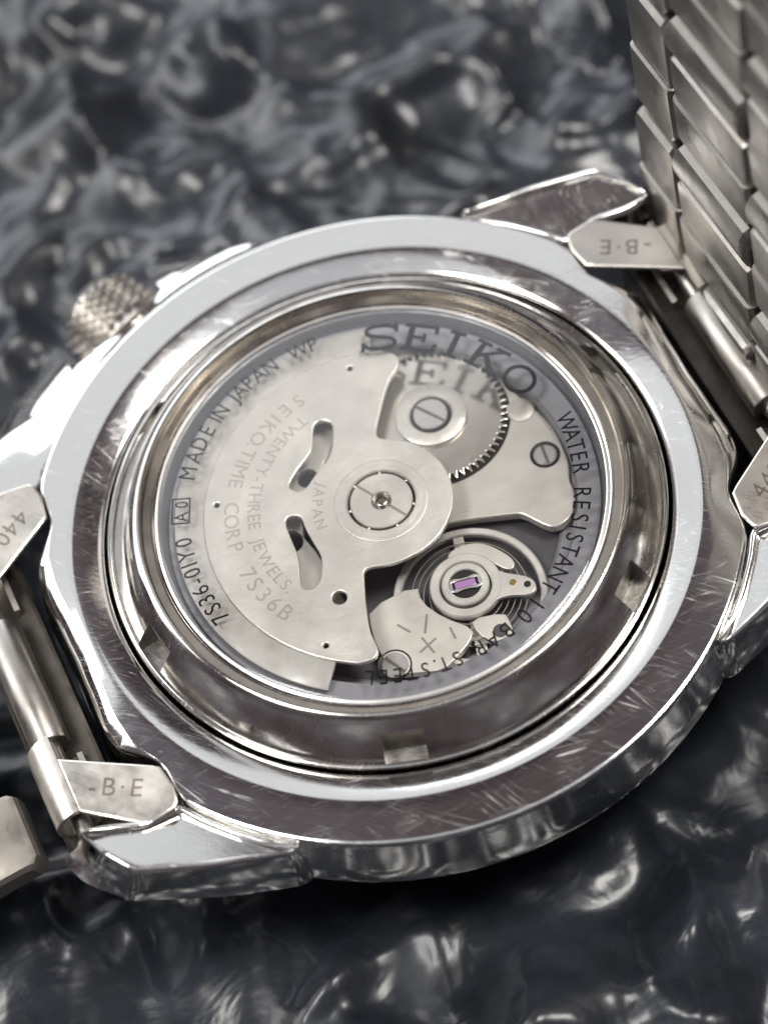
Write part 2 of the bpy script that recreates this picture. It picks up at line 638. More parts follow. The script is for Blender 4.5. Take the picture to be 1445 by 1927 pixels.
def lug(outline, mat, depth=0.5, name='lug', wallout=0.5, endpush=1.2, planar=True):
    pts = []
    for i, p in enumerate(outline):     # short rounded corners, straight edges between
        a, b = Vector(outline[i - 1]), Vector(outline[(i + 1) % len(outline)])
        p = Vector(p)
        ua, ub = min(.33, .45 / (a - p).length), min(.33, .45 / (b - p).length)
        pts += [tuple(p.lerp(a, ua)), tuple(p.lerp((a + b) / 2, .0) * .5 + (p.lerp(a, ua) + p.lerp(b, ub)) * .25), tuple(p.lerp(b, ub))]
    n = len(pts)
    P = [Vector(p) for p in pts]
    area = sum(P[i].x * P[(i + 1) % n].y - P[(i + 1) % n].x * P[i].y for i in range(n))
    sg = 1 if area > 0 else -1
    N = []
    for i in range(n):
        t = (P[(i + 1) % n] - P[i - 1]); t.z = 0
        t.normalize()
        N.append(Vector((t.y * sg, -t.x * sg, 0)))
    c = sum(P, Vector()) / n

    A_ = np.array([(p.x, p.y, 1.0) for p in P]); z_ = np.array([p.z for p in P])
    pl = np.linalg.lstsq(A_, z_, rcond=None)[0]

    def lp(off, dz, toc=0.0, ze=None, floor=False):
        o = []
        for p, nn in zip(P, N):
            if off < 0:      # narrower rim where the facet runs out to a point
                fac = max(.22, min(1.0, (abs(p.x) - 12.2) / 2.4)) * max(.3, min(1.0, (23.5 - abs(p.x)) / 1.8))
                q = p + nn * off * fac
            else:
                q = p + nn * off
            e = max(0.0, min(1.0, (abs(p.x) - 20.5) / 2.2)) * endpush
            if ze is not None:
                q = q + Vector((math.copysign(e * (0.4 if ze > -2 else 1.0), p.x), 0, 0))
            if toc:
                q = q.lerp(Vector((c.x, c.y, q.z)), toc)
            if floor:
                o.append((q.x, q.y, pl[0] * q.x + pl[1] * q.y + pl[2] + dz))
                continue
            o.append((q.x, q.y, (p.z + dz) if ze is None else ze * (1 - 0.62 * max(0.0, min(1.0, (abs(p.x) - 14.5) / 8.0))) + 0.25 * p.z))
        return o
    L = [lp(wallout * 0.6, 0, 0, -4.0), lp(wallout * .8, 0, 0, -3.6), lp(wallout * 0.4, 0, 0, -1.6), lp(0.06, -0.34), lp(0.02, -0.18), lp(-0.06, -0.05), lp(-0.18, 0.01), lp(-0.32, -0.01),
         lp(-0.42, -0.12), lp(-0.44, -depth, 0.02, floor=True)]
    v, f = rings(L, True, True, True)
    return mesh(name, v, f, mat, watch, 42)


LUG = [(12.5, 16.5, -.2), (13.1, 16.85, .0), (17.4, 15.85, .85), (21.2, 14.55, 1.6), (22.4, 12.7, 1.75), (23.0, 10.9, 1.6),
       (21.5, 11.0, 1.05), (19.6, 11.6, .6), (17.5, 11.25, .12), (16.6, 12.6, .02), (15.2, 14.2, -.05), (13.6, 15.7, -.15)]




def mir(o, sx, sy):
    return [(x * sx, y * sy, z) for x, y, z in o]


lug(mir(LUG, 1, 1), M['lug'])
lug(mir(LUG, -1, -1), M['lug'])
lug(mir(LUG, 1, -1), M['lug'])
# crown side: the lug runs on as a narrowing facet past the crown
PAIRS = [(86.3, (1.45, 21.0), -.25), (89, (.7, 21.95), -.6), (92, (-.5, 22.25), -.65), (95.5, (-1.9, 22.2), -.65), (99, (-3.2, 22.05), -.65), (102, (-4.4, 21.85), -.62), (104.5, (-5.3, 21.6), -.6),
         (107, (-6.2, 20.9), -.55), (110, (-7.3, 20.25), -.5), (113, (-8.4, 19.85), -.5), (116, (-9.6, 19.55), -.5), (119.5, (-10.8, 19.3), -.5), (123, (-12.2, 18.95), -.55), (127, (-13.7, 18.05), -.65),
         (130, (-14.7, 17.45), -.7), (133, (-15.7, 16.95), -.7), (138, (-18.2, 16.3), -.5), (141, (-20.0, 15.15), .1), (144, (-21.5, 14.0), .7), ((-17.5, 11.25), (-22.4, 12.8), 1.1), ((-19.6, 11.6), (-22.8, 12.0), 1.3), ((-21.5, 11.0), (-23.0, 11.0), 1.4)]
sec = []
for ia, (ox, oy), oz in PAIRS:
    if isinstance(ia, tuple):
        ix, iy = ia
        iz = .12 + .45 * (abs(ix) - 17.5) / 2
    else:
        ix, iy, iz = 20.72 * math.cos(R(ia)), 20.72 * math.sin(R(ia)), .02
    i_, o_ = Vector((ix, iy, iz)), Vector((ox, oy, oz))
    d_ = Vector((ox - ix, oy - iy, 0)); d_.normalize()
    wd = (o_ - i_).length
    dip = min(.10, .06 * wd)
    row = [i_ + Vector((0, 0, -1.5)) - d_ * .3, i_, i_.lerp(o_, .06) + Vector((0, 0, .02)), i_.lerp(o_, .22) + Vector((0, 0, -dip)), i_.lerp(o_, .5) + Vector((0, 0, -dip * .6)), i_.lerp(o_, .8), i_.lerp(o_, .95) + Vector((0, 0, .01)), o_ + Vector((0, 0, -.06)), o_ + d_ * .05 + Vector((0, 0, -.25)),
           o_ + d_ * .25 + Vector((0, 0, -1.6)), o_ + d_ * .4 + Vector((0, 0, -3.6)), i_ + Vector((0, 0, -3.6 - oz))]
    sec.append([tuple(q) for q in row])
sec = [[tuple(q) for q in zip(*[np.interp(np.linspace(0, len(PAIRS) - 1, 85), range(len(PAIRS)), [r_[c_][a_] for r_ in sec]) for a_ in range(3)])] for c_ in range(12)]
sec = list(map(list, zip(*sec)))
v, f = rings(sec, True, True, True)
mesh('lug', v, f, M['lug'], watch, 35)



def guard(top, low, name='crown_guard'):
    """solid between an upper edge on the facet and a lower, outer edge"""
    n = len(top)
    inn = [(x * 0.90, y * 0.90, z) for x, y, z in top]
    inl = [(x * 0.86, y * 0.86, z - 1.2) for x, y, z in low]
    mid = [tuple(a * 0.45 + b * 0.55 for a, b in zip(t_, l_)) for t_, l_ in zip(top, low)]
    mid = [(x * 1.012, y * 1.012, z) for x, y, z in mid]
    low2 = [(x * 0.99, y * 0.99, z - 1.4) for x, y, z in low]
    L = [inn, top, mid, low, low2, inl]
    v, f = rings(L, False, False, False, True)
    k = len(L)
    f.append(tuple(i * n for i in range(k)))
    f.append(tuple(i * n + n - 1 for i in range(k))[::-1])
    return mesh(name, v, f, M['lug'], watch, 35)


guard([(-18.6, 15.6, -.75), (-17.2, 16.45, -.75), (-15.6, 16.95, -.75), (-14.0, 17.9, -.75), (-12.6, 18.7, -.75)],
      [(-20.0, 16.6, -3.0), (-18.2, 18.4, -3.0), (-16.2, 20.0, -3.0), (-14.4, 21.4, -3.0), (-12.9, 22.5, -3.0)])
guard([(-5.4, 21.4, -.78), (-4.2, 21.75, -.78), (-2.6, 22.0, -.78), (-.6, 22.1, -.78), (.7, 21.85, -.75)],
      [(-5.7, 25.2, -3.0), (-4.8, 25.5, -3.0), (-3.0, 24.9, -3.0), (-.4, 23.9, -3.0), (1.5, 22.3, -3.0)])

# --- crown with pyramid knurling
ca = R(111.5)
ax = Vector((math.cos(ca), math.sin(ca), 0)); tg = Vector((-math.sin(ca), math.cos(ca), 0)); zz = Vector((0, 0, 1))
cz, cr = -3.3, 2.75


def crown_pt(h, r, a):
    p = ax * h + tg * (r * math.cos(a)) + zz * (r * math.sin(a))
    return (p.x, p.y, p.z + cz)


na, nh, h0, h1 = 22, 5, 22.15, 25.75
lp = [[crown_pt(h, r, 2 * math.pi * i / 44) for i in range(44)] for h, r in ((21.0, 1.6), (22.0, 1.6), (22.0, 2.5), (22.1, cr - .04), (25.6, cr - .04), (26.1, cr - .35), (26.3, cr - .9), (26.35, .4))]
v, f = rings(lp, True, True, True)
dh, da = (h1 - h0) / nh, 2 * math.pi / na
for j_ in range(nh * 2 - 1):
    hh = h0 + dh * (j_ + 1) / 2
    env = cr - 0.22 * max(0.0, (j_ - nh * 2 + 4) / 3) ** 2
    for i_ in range(na):
        a_ = (i_ + (0.5 if j_ % 2 else 0.0)) * da
        b = len(v)
        v += [crown_pt(hh, env + .40, a_), crown_pt(hh - dh / 2, env - .02, a_), crown_pt(hh, env - .02, a_ + da / 2), crown_pt(hh + dh / 2, env - .02, a_), crown_pt(hh, env - .02, a_ - da / 2)]
        f += [(b, b + 1, b + 2), (b, b + 2, b + 3), (b, b + 3, b + 4), (b, b + 4, b + 1)]
mesh('crown', v, f, M['crown'], watch, 18)

# --- screw-in case back: ring with six wrench notches
BP = [(16.22, -1.6), (16.22, -0.12), (16.16, -0.02), (16.08, 0.0), (16.03, -0.06), (15.98, -0.04), (15.92, 0.10), (15.74, 0.36), (15.46, 0.74), (15.16, 1.11), (14.86, 1.45), (14.54, 1.77), (14.28, 2.0), (14.10, 2.12), (13.98, 2.17), (13.88, 2.18),
      (13.84, 2.12), (13.80, 1.72), (13.72, 1.60), (13.30, 1.56), (13.24, 1.62), (13.16, 1.66), (13.06, 1.60), (13.04, 1.2), (13.04, -1.6)]
v, f = rings(lathe_loops(BP, 288), True, False, False, True)
me = bpy.data.meshes.new('case_back')
me.from_pydata([tuple(c * S for c in q) for q in v], [], f)
bm = bmesh.new(); bm.from_mesh(me); bmesh.ops.recalc_face_normals(bm, faces=bm.faces); bm.to_mesh(me); bm.free()
me.materials.append(M['back']); me.materials.append(M['notch']); me.materials.append(M['seat'])
tmp = bpy.data.objects.new('tmp_back', me); col.objects.link(tmp)
cv, cf = [], []
for a in (-49.5, -110, -171.5, 128.5, 69.5, 9.5):
    u = Vector((math.cos(R(a)), math.sin(R(a)), 0)); t = Vector((-u.y, u.x, 0))
    b = len(cv)
    for (r, s, z) in ((14.85, -1.1, -.55), (15.92, -1.16, -.6), (15.92, 1.16, -.6), (14.85, 1.1, -.55), (14.78, -1.2, 3), (15.96, -1.3, 3), (15.96, 1.3, 3), (14.78, 1.2, 3)):
        p = u * r + t * s
        cv.append((p.x * S, p.y * S, z * S))
    cf += [tuple(b + i for i in q) for q in ((0, 3, 2, 1), (4, 5, 6, 7), (0, 1, 5, 4), (1, 2, 6, 5), (2, 3, 7, 6), (3, 0, 4, 7))]
mc = bpy.data.meshes.new('tmp_cut'); mc.from_pydata(cv, [], cf); mc.materials.append(M['notch'])
for p in mc.polygons:
    p.material_index = 0
tc = bpy.data.objects.new('tmp_cut', mc); col.objects.link(tc)
bo = tmp.modifiers.new('b', 'BOOLEAN'); bo.operation = 'DIFFERENCE'; bo.solver = 'EXACT'; bo.object = tc
bo.material_mode = 'TRANSFER'
dg = bpy.context.evaluated_depsgraph_get()
me2 = bpy.data.meshes.new_from_object(tmp.evaluated_get(dg))
bpy.data.objects.remove(tmp); bpy.data.objects.remove(tc)
me2.name = 'case_back'
mi = {mm.name: i for i, mm in enumerate(me2.materials) if mm}
si = mi.get(M['seat'].name)
for p in me2.polygons:
    c = p.center
    r = math.hypot(c.x, c.y) / S
    if si is not None and r < 13.83 and r > 13.27:
        p.material_index = si
finish(me2, 28)
case_back = link('case_back', me2, None, watch)

# --- crystal with printed ring of text
lathe('crystal_seal', [(13.03, 1.45), (13.03, 1.58), (12.9, 1.63), (12.82, 1.58), (12.82, 1.40)], M['screw'], case_back, 200, wrap=True)
crystal = lathe('crystal', [(0.001, 1.70), (12.0, 1.70), (12.6, 1.69), (12.80, 1.62), (12.80, 1.50), (0.001, 1.50)], M['glass'], watch, 160)
TZ, TR, TH = 1.485, 11.0, 0.98
ring_text('lettering', spread('7S36-01Y0', -166.4 + 360, 166.0), TR, TH, TZ, M['ink'], crystal, wf=0.84)
ring_text('lettering', [('A', 157.5), ('0', 153.4)], TR + .13, TH * .78, TZ, M['ink'], crystal, wf=0.84)
u = Vector((math.cos(R(155.5)), math.sin(R(155.5)))); t = Vector((u.y, -u.x))
bw, b0, b1, e = 0.86, 10.98, 12.08, 0.09
fr_ = [u * b0 - t * bw, u * b0 + t * bw, u * b1 + t * bw, u * b1 - t * bw]
fi_ = [u * (b0 + e) - t * (bw - e), u * (b0 + e) + t * (bw - e), u * (b1 - e) + t * (bw - e), u * (b1 - e) - t * (bw - e)]
plate('lettering_frame', [[tuple(p) for p in fr_], [tuple(p) for p in fi_]], TZ, 0.02, M['ink'], crystal, bevel=0.0)
ring_text('lettering', [('M', 142.9), ('A', 137.3), ('D', 132.6), ('E', 127.8)], TR, TH, TZ, M['ink'], crystal, wf=0.84)
ring_text('lettering', [('I', 123.6), ('N', 120.6)], TR, TH, TZ, M['ink'], crystal, wf=0.84)
ring_text('lettering', spread('JAPAN', 115.2, 100.2), TR, TH, TZ, M['ink'], crystal, wf=0.84)
ring_text('lettering', [('W', 90.6), ('P', 85.8)], TR, TH, TZ, M['ink'], crystal, wf=0.84)
ring_text('lettering', [('W', -4.1), ('A', -8.6), ('T', -12.4), ('E', -16.2), ('R', -20.3)], TR, TH, TZ, M['ink'], crystal, wf=0.84)
ring_text('lettering', [('R', -28.2), ('E', -32.2), ('S', -36.2), ('I', -39.4), ('S', -42.7), ('T', -46.7), ('A', -50.7), ('N', -55.1), ('T', -59.3)], TR, TH, TZ, M['ink'], crystal, wf=0.84)
ring_text('lettering', [('1', -65.6), ('0', -70.6)], TR, TH * 1.02, TZ, M['ink'], crystal, wf=0.84)
ring_text('lettering', [('B', -77.1), ('A', -81.8), ('R', -86.3)], TR, TH * .95, TZ, M['ink'], crystal, wf=0.84)
ring_text('lettering', [('S', -92.7), ('T', -96.6), ('.', -99.0), ('S', -102.0), ('T', -105.8), ('E', -109.8), ('E', -113.7), ('L', -117.7)], TR, TH * .9, TZ, M['ink'], crystal, wf=0.84)

# slab-serif wordmark
GE = [(0, 0), (1.12, 0), (1.17, .32), (1.05, .32), (.98, .13), (.35, .13), (.35, .46), (.64, .46), (.64, .36), (.76, .36), (.76, .68), (.64, .68), (.64, .58), (.35, .58), (.35, .88), (.98, .88), (1.02, .70), (1.14, .70), (1.12, 1), (0, 1), (0, .88), (.15, .88), (.15, .12), (0, .12)]
GI = [(0, 0), (.54, 0), (.54, .12), (.37, .12), (.37, .88), (.54, .88), (.54, 1), (0, 1), (0, .88), (.17, .88), (.17, .12), (0, .12)]
GK = [(0, 0), (.52, 0), (.52, .12), (.35, .12), (.35, .38), (.48, .49), (.82, .12), (.70, .12), (.70, 0), (1.26, 0), (1.26, .12), (1.08, .12), (.62, .61), (1.02, .88), (1.22, .88), (1.22, 1), (.70, 1), (.70, .88), (.82, .88), (.35, .55), (.35, .88), (.52, .88), (.52, 1), (0, 1), (0, .88), (.16, .88), (.16, .12), (0, .12)]


def stroke(path, wd):
    P = [Vector(p) for p in chaikin(path, 2, False)]
    a, b = [], []
    for i, p in enumerate(P):
        t = (P[min(i + 1, len(P) - 1)] - P[max(i - 1, 0)]).normalized()
        n = Vector((-t.y, t.x)) * wd / 2
        a.append(tuple(p + n)); b.append(tuple(p - n))
    return a + b[::-1]


def poly_glyph(loops, h):
    me = flat_mesh([[(x * 10, y * 10) for x, y in lp] for lp in loops], 0, 0, 0)   # S*10 = 1 unit
    xs = [q.co.x for q in me.vertices]
    cx = (min(xs) + max(xs)) / 2
    v = [((q.co.x - cx) * h, q.co.y * h) for q in me.vertices]
    f = [tuple(p.vertices) for p in me.polygons]
    bpy.data.meshes.remove(me)
    return v, f


Sp = [(1.06, .80), (.95, .90), (.75, .94), (.50, .94), (.22, .90), (.09, .76), (.18, .60), (.45, .54), (.72, .50), (.98, .42), (1.06, .26), (.93, .10), (.62, .06), (.35, .065), (.15, .12), (.06, .24)]
GS = [stroke(Sp, .135)]
GSb = [[(1.02, .68), (1.14, .68), (1.14, 1.02), (1.02, 1.02)]]
GSc = [[(-.02, -.02), (.10, -.02), (.10, .34), (-.02, .34)]]
gO = [[(.56 * math.cos(t_), .5 + .52 * math.sin(t_)) for t_ in np.linspace(0, 2 * math.pi, 48, endpoint=False)], [(.42 * math.cos(t_), .5 + .385 * math.sin(t_)) for t_ in np.linspace(0, 2 * math.pi, 48, endpoint=False)]]
H5 = 1.85
items = []
for loops_, a, sh in ((GS, 65.4, 0), ([GE], 52.6, 0), ([GI], 41.8, 0), ([GK], 29.8, 0), (gO, 16.8, 0)):
    vv, ff = poly_glyph(loops_, H5)
    u = (math.cos(R(a)), math.sin(R(a)))
    items.append((vv, ff, (9.95 * u[0], 9.95 * u[1]), (u[1], -u[0]), u))
word = put('lettering', items, TZ, 0.02, M['ink'], crystal)
items = []
for lp_, dx in ((GSb, .54), (GSc, -.54)):
    vv, ff = poly_glyph(lp_, H5)
    u = (math.cos(R(65.4)), math.sin(R(65.4)))
    rt = (u[1], -u[0])
    items.append((vv, ff, (9.95 * u[0] + rt[0] * dx * H5, 9.95 * u[1] + rt[1] * dx * H5), rt, u))
for it_ in items:
    put('lettering_serif', [it_], TZ - .004, 0.02, M['ink'], word)

# ------------------------------------------------------------------ the movement under the crystal
lathe('main_plate', [(13.0, -2.6), (13.0, -2.05), (0.01, -2.05)], M['plate'], watch, 96)
lathe('casing_ring', [(13.02, 1.42), (12.75, 1.30), (12.55, 0.2), (12.45, 0.40), (12.2, 0.34), (11.2, 0.26), (11.1, 0.1), (11.05, -1.5), (10.2, -1.6), (10.0, -1.75), (10.0, -2.4), (13.02, -2.4)], M['ring'], watch, 160, wrap=True)

# outer edge plate seen beside the bridge
plate('train_plate', [chaikin([(12.2, 2.2), (12.3, -1.4), (11.6, -4.6), (10.6, -6.8), (9.2, -7.9), (8.3, -6.9), (9.6, -5.2), (10.6, -2.0), (10.9, 1.9)], 2)], -1.15, 0.5, M['weight'], watch)

# train bridge
BR = [(10.41, 3.03), (10.74, 2.25), (11.11, 0.59), (10.95, -1.2), (10.75, -2.2), (10.3, -3.0), (10.27, -3.6), (10.05, -4.5), (9.18, -5.37), (8.18, -5.5), (7.64, -4.93), (6.96, -3.71), (6.5, -3.5), (3.54, -2.28), (0, -1.5), (-3, 0), (-2, 5), (2, 9), (5.4, 9.9), (7.84, 8.83), (9.36, 6.9)]
bridge = plate('train_bridge', [chaikin(BR, 2)], -0.75, 0.7, M['bridge'], watch, 0.08)


def screw(cx, cy, z, r, slot_deg, parent, name='screw', ring=True):
    s = lathe(name, [(r, z - .35), (r, z - .04), (r - .06, z), (0.005, z)], M['screw'], parent, 40, cx, cy)
    if ring:
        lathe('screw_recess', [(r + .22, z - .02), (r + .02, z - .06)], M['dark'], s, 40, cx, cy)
    a = R(slot_deg)
    d = Vector((math.cos(a), math.sin(a))); n = Vector((-d.y, d.x))
    c = Vector((cx, cy))
    q = [c + d * r * .97 + n * .1, c - d * r * .97 + n * .1, c - d * r * .97 - n * .1, c + d * r * .97 - n * .1]
    plate('screw_slot', [[tuple(p) for p in q]], z + .012, 0.02, M['engrave_tab'], s, 0.0)
    return s


screw(9.84, -0.88, -0.68, 0.66, 82, bridge)
lathe('jewel_setting', [(0.42, -1.3), (0.42, -1.10), (0.36, -1.06), (.2, -1.08), (.01, -1.1)], M['wheel'], bridge, 32, 11.3, 1.75)
lathe('dome_stud', [(0.85, -.80), (0.80, -.64), (.5, -.56), (.01, -.54)], M['bridge'], bridge, 40, 9.95, 2.55)

plate('barrel_bridge', [chaikin([(-1.0, 8.6), (-4.6, 7.2), (-8.2, 3.0), (-8.8, -1.5), (-7.0, -5.5), (-4.4, -6.2), (-4.4, -1.0), (-4.9, 1.4), (-3.2, 2.4), (-2.0, 4.6), (-0.9, 5.4), (0.4, 7.6)], 1), circle(-5.6, 0.9, .75, 28), circle(-3.0, 4.3, .62, 28)], -0.35, 0.5, M['bridge'], watch, .06)

# ratchet wheel
gx, gy, GRr = 5.11, 4.6, 4.55
gp = []
NTT = 62
for i in range(NTT):
    a = 2 * math.pi * i / NTT
    for da, rr in ((0, GRr - .40), (.3, GRr - .32), (.5, GRr), (.62, GRr), (.85, GRr - .40)):
        t_ = a + da * 2 * math.pi / NTT
        gp.append((gx + rr * math.cos(t_), gy + rr * math.sin(t_)))
wheel = plate('ratchet_wheel', [gp], -0.42, 0.26, M['wheel'], watch, 0.02)
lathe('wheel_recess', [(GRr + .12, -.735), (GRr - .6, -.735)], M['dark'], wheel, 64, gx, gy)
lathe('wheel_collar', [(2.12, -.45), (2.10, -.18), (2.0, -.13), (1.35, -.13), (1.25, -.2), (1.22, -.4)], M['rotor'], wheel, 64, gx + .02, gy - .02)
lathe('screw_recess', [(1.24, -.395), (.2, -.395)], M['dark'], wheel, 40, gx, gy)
screw(gx, gy, -0.12, 1.02, -58, wheel, ring=False)

# balance wheel, cock and regulator
bx, by = 2.1, -6.85
bal = lathe('balance_wheel', [(4.42, -1.5), (4.40, -1.2), (4.32, -1.13), (4.02, -1.13), (3.95, -1.2), (3.95, -1.5)], M['rotor'], watch, 96, bx, by, wrap=True)
for a in (75, 255):
    d = Vector((math.cos(R(a)), math.sin(R(a)))); n = Vector((-d.y, d.x)); c = Vector((bx, by))
    plate('spoke', [[tuple(c + d * 3.9 + n * .3), tuple(c + n * .4), tuple(c - n * .4), tuple(c + d * 3.9 - n * .3)]], -1.2, 0.25, M['rotor'], bal, 0.02)
for k_ in range(6):
    rr = 1.6 + .34 * k_
    lathe('hairspring_coil', [(rr + .025, -1.02), (rr + .025, -.92), (rr - .025, -.92), (rr - .025, -1.02)], M['mark'], bal, 64, bx, by, wrap=True)
CK = [(-3.38, -5.04), (-.3, -4.95), (-.56, -6.12), (.12, -7.61), (1.35, -9.08), (.77, -9.7), (-.13, -10.15), (-1.3, -10.6), (-2.65, -10.01), (-3.85, -9.5), (-3.99, -7.88), (-3.85, -6.37)]
cock = plate('balance_cock', [chaikin(CK, 1)], -0.7, 0.6, M['bridge'], watch, 0.06)
plate('cock_foot', [chaikin([(1.37, -8.46), (3.23, -9.0), (3.3, -9.6), (3.11, -10.52), (1.79, -10.42), (1.33, -9.39)], 1)], -0.62, 0.5, M['bridge'], cock, 0.06)
lathe('cock_foot_hole', [(0.42, -.605), (0.01, -.605)], M['plate'], cock, 32, 2.55, -9.95)
for (x, y, an, ln) in ((-2.15, -7.16, 120, .9), (-.93, -7.51, 60, 1.2), (.15, -8.75, 88, .8)):
    d = Vector((math.cos(R(an)), math.sin(R(an)))) * ln / 2; n = Vector((-d.y, d.x)).normalized() * .07; c = Vector((x, y))
    plate('engraving', [[tuple(c + d + n), tuple(c - d + n), tuple(c - d - n), tuple(c + d - n)]], -0.685, 0.02, M['mark'], cock, 0)
for an in (18, 100):
    d = Vector((math.cos(R(an)), math.sin(R(an)))) * .62; n = Vector((-d.y, d.x)).normalized() * .07; c = Vector((-1.39, -8.78))
    plate('engraving', [[tuple(c + d + n), tuple(c - d + n), tuple(c - d - n), tuple(c + d - n)]], -0.683 + an * 1e-5, 0.02, M['mark'], cock, 0)
screw(-3.55, -9.0, -0.66, 0.75, 115, cock)
rx, ry = 2.05, -6.55
reg = lathe('regulator', [(2.05, -.7), (2.05, -.36), (1.98, -.30), (1.55, -.30), (1.48, -.38), (1.48, -.7)], M['rotor'], watch, 64, rx, ry, wrap=True)
plate('regulator_arm', [chaikin([(3.3, -5.2), (3.85, -6.3), (4.4, -7.0), (5.1, -7.5), (5.6, -8.1), (5.45, -8.75), (4.9, -8.85), (4.0, -8.35), (3.2, -8.2), (2.7, -8.4), (3.6, -7.0)], 2)], -0.32, 0.3, M['rotor'], reg, 0.05)
lathe('regulator_pin', [(.2, -.4), (.2, -.27), (.01, -.25)], M['brass'], reg, 20, 4.45, -7.72)
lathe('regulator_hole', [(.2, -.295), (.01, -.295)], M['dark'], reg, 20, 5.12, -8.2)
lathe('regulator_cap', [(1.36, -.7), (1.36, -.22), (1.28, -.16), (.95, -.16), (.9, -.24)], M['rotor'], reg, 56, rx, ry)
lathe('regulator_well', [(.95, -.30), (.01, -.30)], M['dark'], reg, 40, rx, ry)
a = R(-12)
d = Vector((math.cos(a), math.sin(a))); n = Vector((-d.y, d.x)); c = Vector((rx, ry))
clip = [c + d * x + n * y for x, y in ((.92, .3), (.92, -.3), (.6, -.45), (.2, -.36), (-.2, -.36), (-.6, -.45), (-.92, -.3), (-.92, .3), (-.6, .45), (-.2, .36), (.2, .36), (.6, .45))]
clin = [c + d * x + n * y for x, y in ((.74, .24), (.74, -.24), (.2, -.26), (-.2, -.26), (-.74, -.24), (-.74, .24), (-.2, .26), (.2, .26))]
plate('jewel_clip', [[tuple(p) for p in clip], [tuple(p) for p in clin]], -.12, .1, M['screw'], reg, 0.02)
plate('jewel', [[tuple(c + d * x + n * y) for x, y in ((.6, .22), (.6, -.22), (-.6, -.22), (-.6, .22))]], -.16, .1, M['jewel'], reg, 0.03)
plate('stud_carrier', [chaikin([(1.9, -4.2), (2.6, -3.95), (3.65, -4.1), (4.5, -4.8), (5.3, -6.4), (4.7, -6.9), (3.9, -5.6), (3.0, -4.9), (2.0, -4.9)], 2)], -.62, .3, M['bridge'], watch, .05)

# rotor
RA = 10.32
arc_pts = [(RA * math.cos(R(a)), RA * math.sin(R(a))) for a in range(66, 238, 2)]
edge = chaikin([(-5.45, -8.78), (-4.6, -9.0), (-4.15, -8.75), (-4.06, -8.2), (-4.06, -7.27), (-3.62, -5.81), (-2.95, -4.1), (-2.75, -3.65), (-2.37, -3.6), (-1.41, -3.98), (-.6, -4.12), (.22, -4.1)], 2, False)
hub = [(4.13 * math.cos(R(a)), 4.13 * math.sin(R(a))) for a in range(-84, 50, 4)]
edge2 = chaikin([(2.65, 3.2), (1.95, 3.62), (1.6, 3.95), (1.62, 4.35), (2.2, 5.19), (3.68, 7.12), (4.5, 7.65), (4.85, 8.0), (5.0, 8.55), (4.6, 9.1)], 2, False)
s1 = chaikin([(-1.5, 6.37), (-1.15, 6.75), (-.67, 6.62), (-.37, 6.23), (-.46, 5.77), (-1.07, 4.54), (-1.75, 3.93), (-2.67, 3.46), (-3.44, 2.91), (-3.97, 2.9), (-4.31, 3.33), (-4.16, 3.74), (-3.17, 4.45), (-2.25, 4.93), (-1.86, 5.56)], 2)
s2 = chaikin([(-5.46, 1.42), (-5.17, 1.68), (-4.8, 1.6), (-4.47, 1.28), (-4.58, .51), (-4.55, -.46), (-4.47, -1.6), (-4.85, -2.46), (-5.23, -3.06), (-5.7, -3.33), (-6.18, -3.13), (-6.29, -2.74), (-5.87, -1.63), (-5.62, -.82), (-5.56, .38)], 2)
loops_ = [arc_pts + edge + hub + edge2, s1, s2, circle(-4.67, -4.54, .42, 32), circle(-6.57, -6.91, .16, 20), circle(-8.48, 4.44, .16, 20), circle(2.13, 9.13, .16, 20), circle(0, 0, 1.95, 56)]
rotor = plate('rotor', loops_, 1.0, 0.35, M['rotor'], watch, 0.08)
wa = [R(a) for a in np.linspace(69, 231, 90)]
wl = [[(r * math.cos(t_), r * math.sin(t_), z) for t_ in wa] for r, z in ((10.25, .62), (10.25, .80), (10.33, .84), (11.95, .82), (12.05, .76), (12.05, .62))]
v, f = rings(wl, False, False, False, True)
n_ = len(wa)
f += [tuple(i * n_ for i in range(6)), tuple(i * n_ + n_ - 1 for i in range(6))]
mesh('rotor_weight', v, f, M['weight'], rotor, 35)
lathe('bearing_ring', [(2.72, .99), (2.70, 1.06), (2.6, 1.09), (2.45, 1.06), (2.3, 1.09), (2.05, 1.09), (1.98, 1.03), (1.97, .7)], M['rotor'], rotor, 96)
lathe('bearing_groove', [(2.0, .72), (1.7, .72)], M['dark'], rotor, 64)
lathe('hub_disc', [(1.80, .6), (1.80, .98), (1.74, 1.03), (.62, 1.03), (.55, .95), (.54, .6)], M['rotor'], rotor, 80)
lathe('hub_pin', [(.56, .72), (.34, .74), (.34, .96), (.26, .99), (.2, .92), (.005, .90)], M['seat'], rotor, 40)
for a in (118, -62):
    d = Vector((math.cos(R(a)), math.sin(R(a)))); n = Vector((-d.y, d.x)) * .08
    plate('hub_slot', [[tuple(d * .6 + n), tuple(d * 1.78 + n), tuple(d * 1.78 - n), tuple(d * .6 - n)]], 1.045, .02, M['mark'], rotor, 0)
for i in range(7):
    t_ = 2 * math.pi * i / 7 + .3
    lathe('bearing_ball', [(.005, .98), (.07, .96), (.10, .88), (.07, .80), (.005, .78)], M['screw'], rotor, 12, 1.87 * math.cos(t_), 1.87 * math.sin(t_))
EZ = 1.012
ring_text('engraving', [('S', 99.7), ('E', 106.2), ('I', 111), ('K', 116), ('O', 122), ('.', 125.8)], 9.1, .85, EZ, M['engrave'], rotor, True, .03)
ring_text('engraving', [('T', 129.8), ('I', 133.6), ('M', 137.7), ('E', 143.2)], 9.1, .85, EZ, M['engrave'], rotor, True, .03)
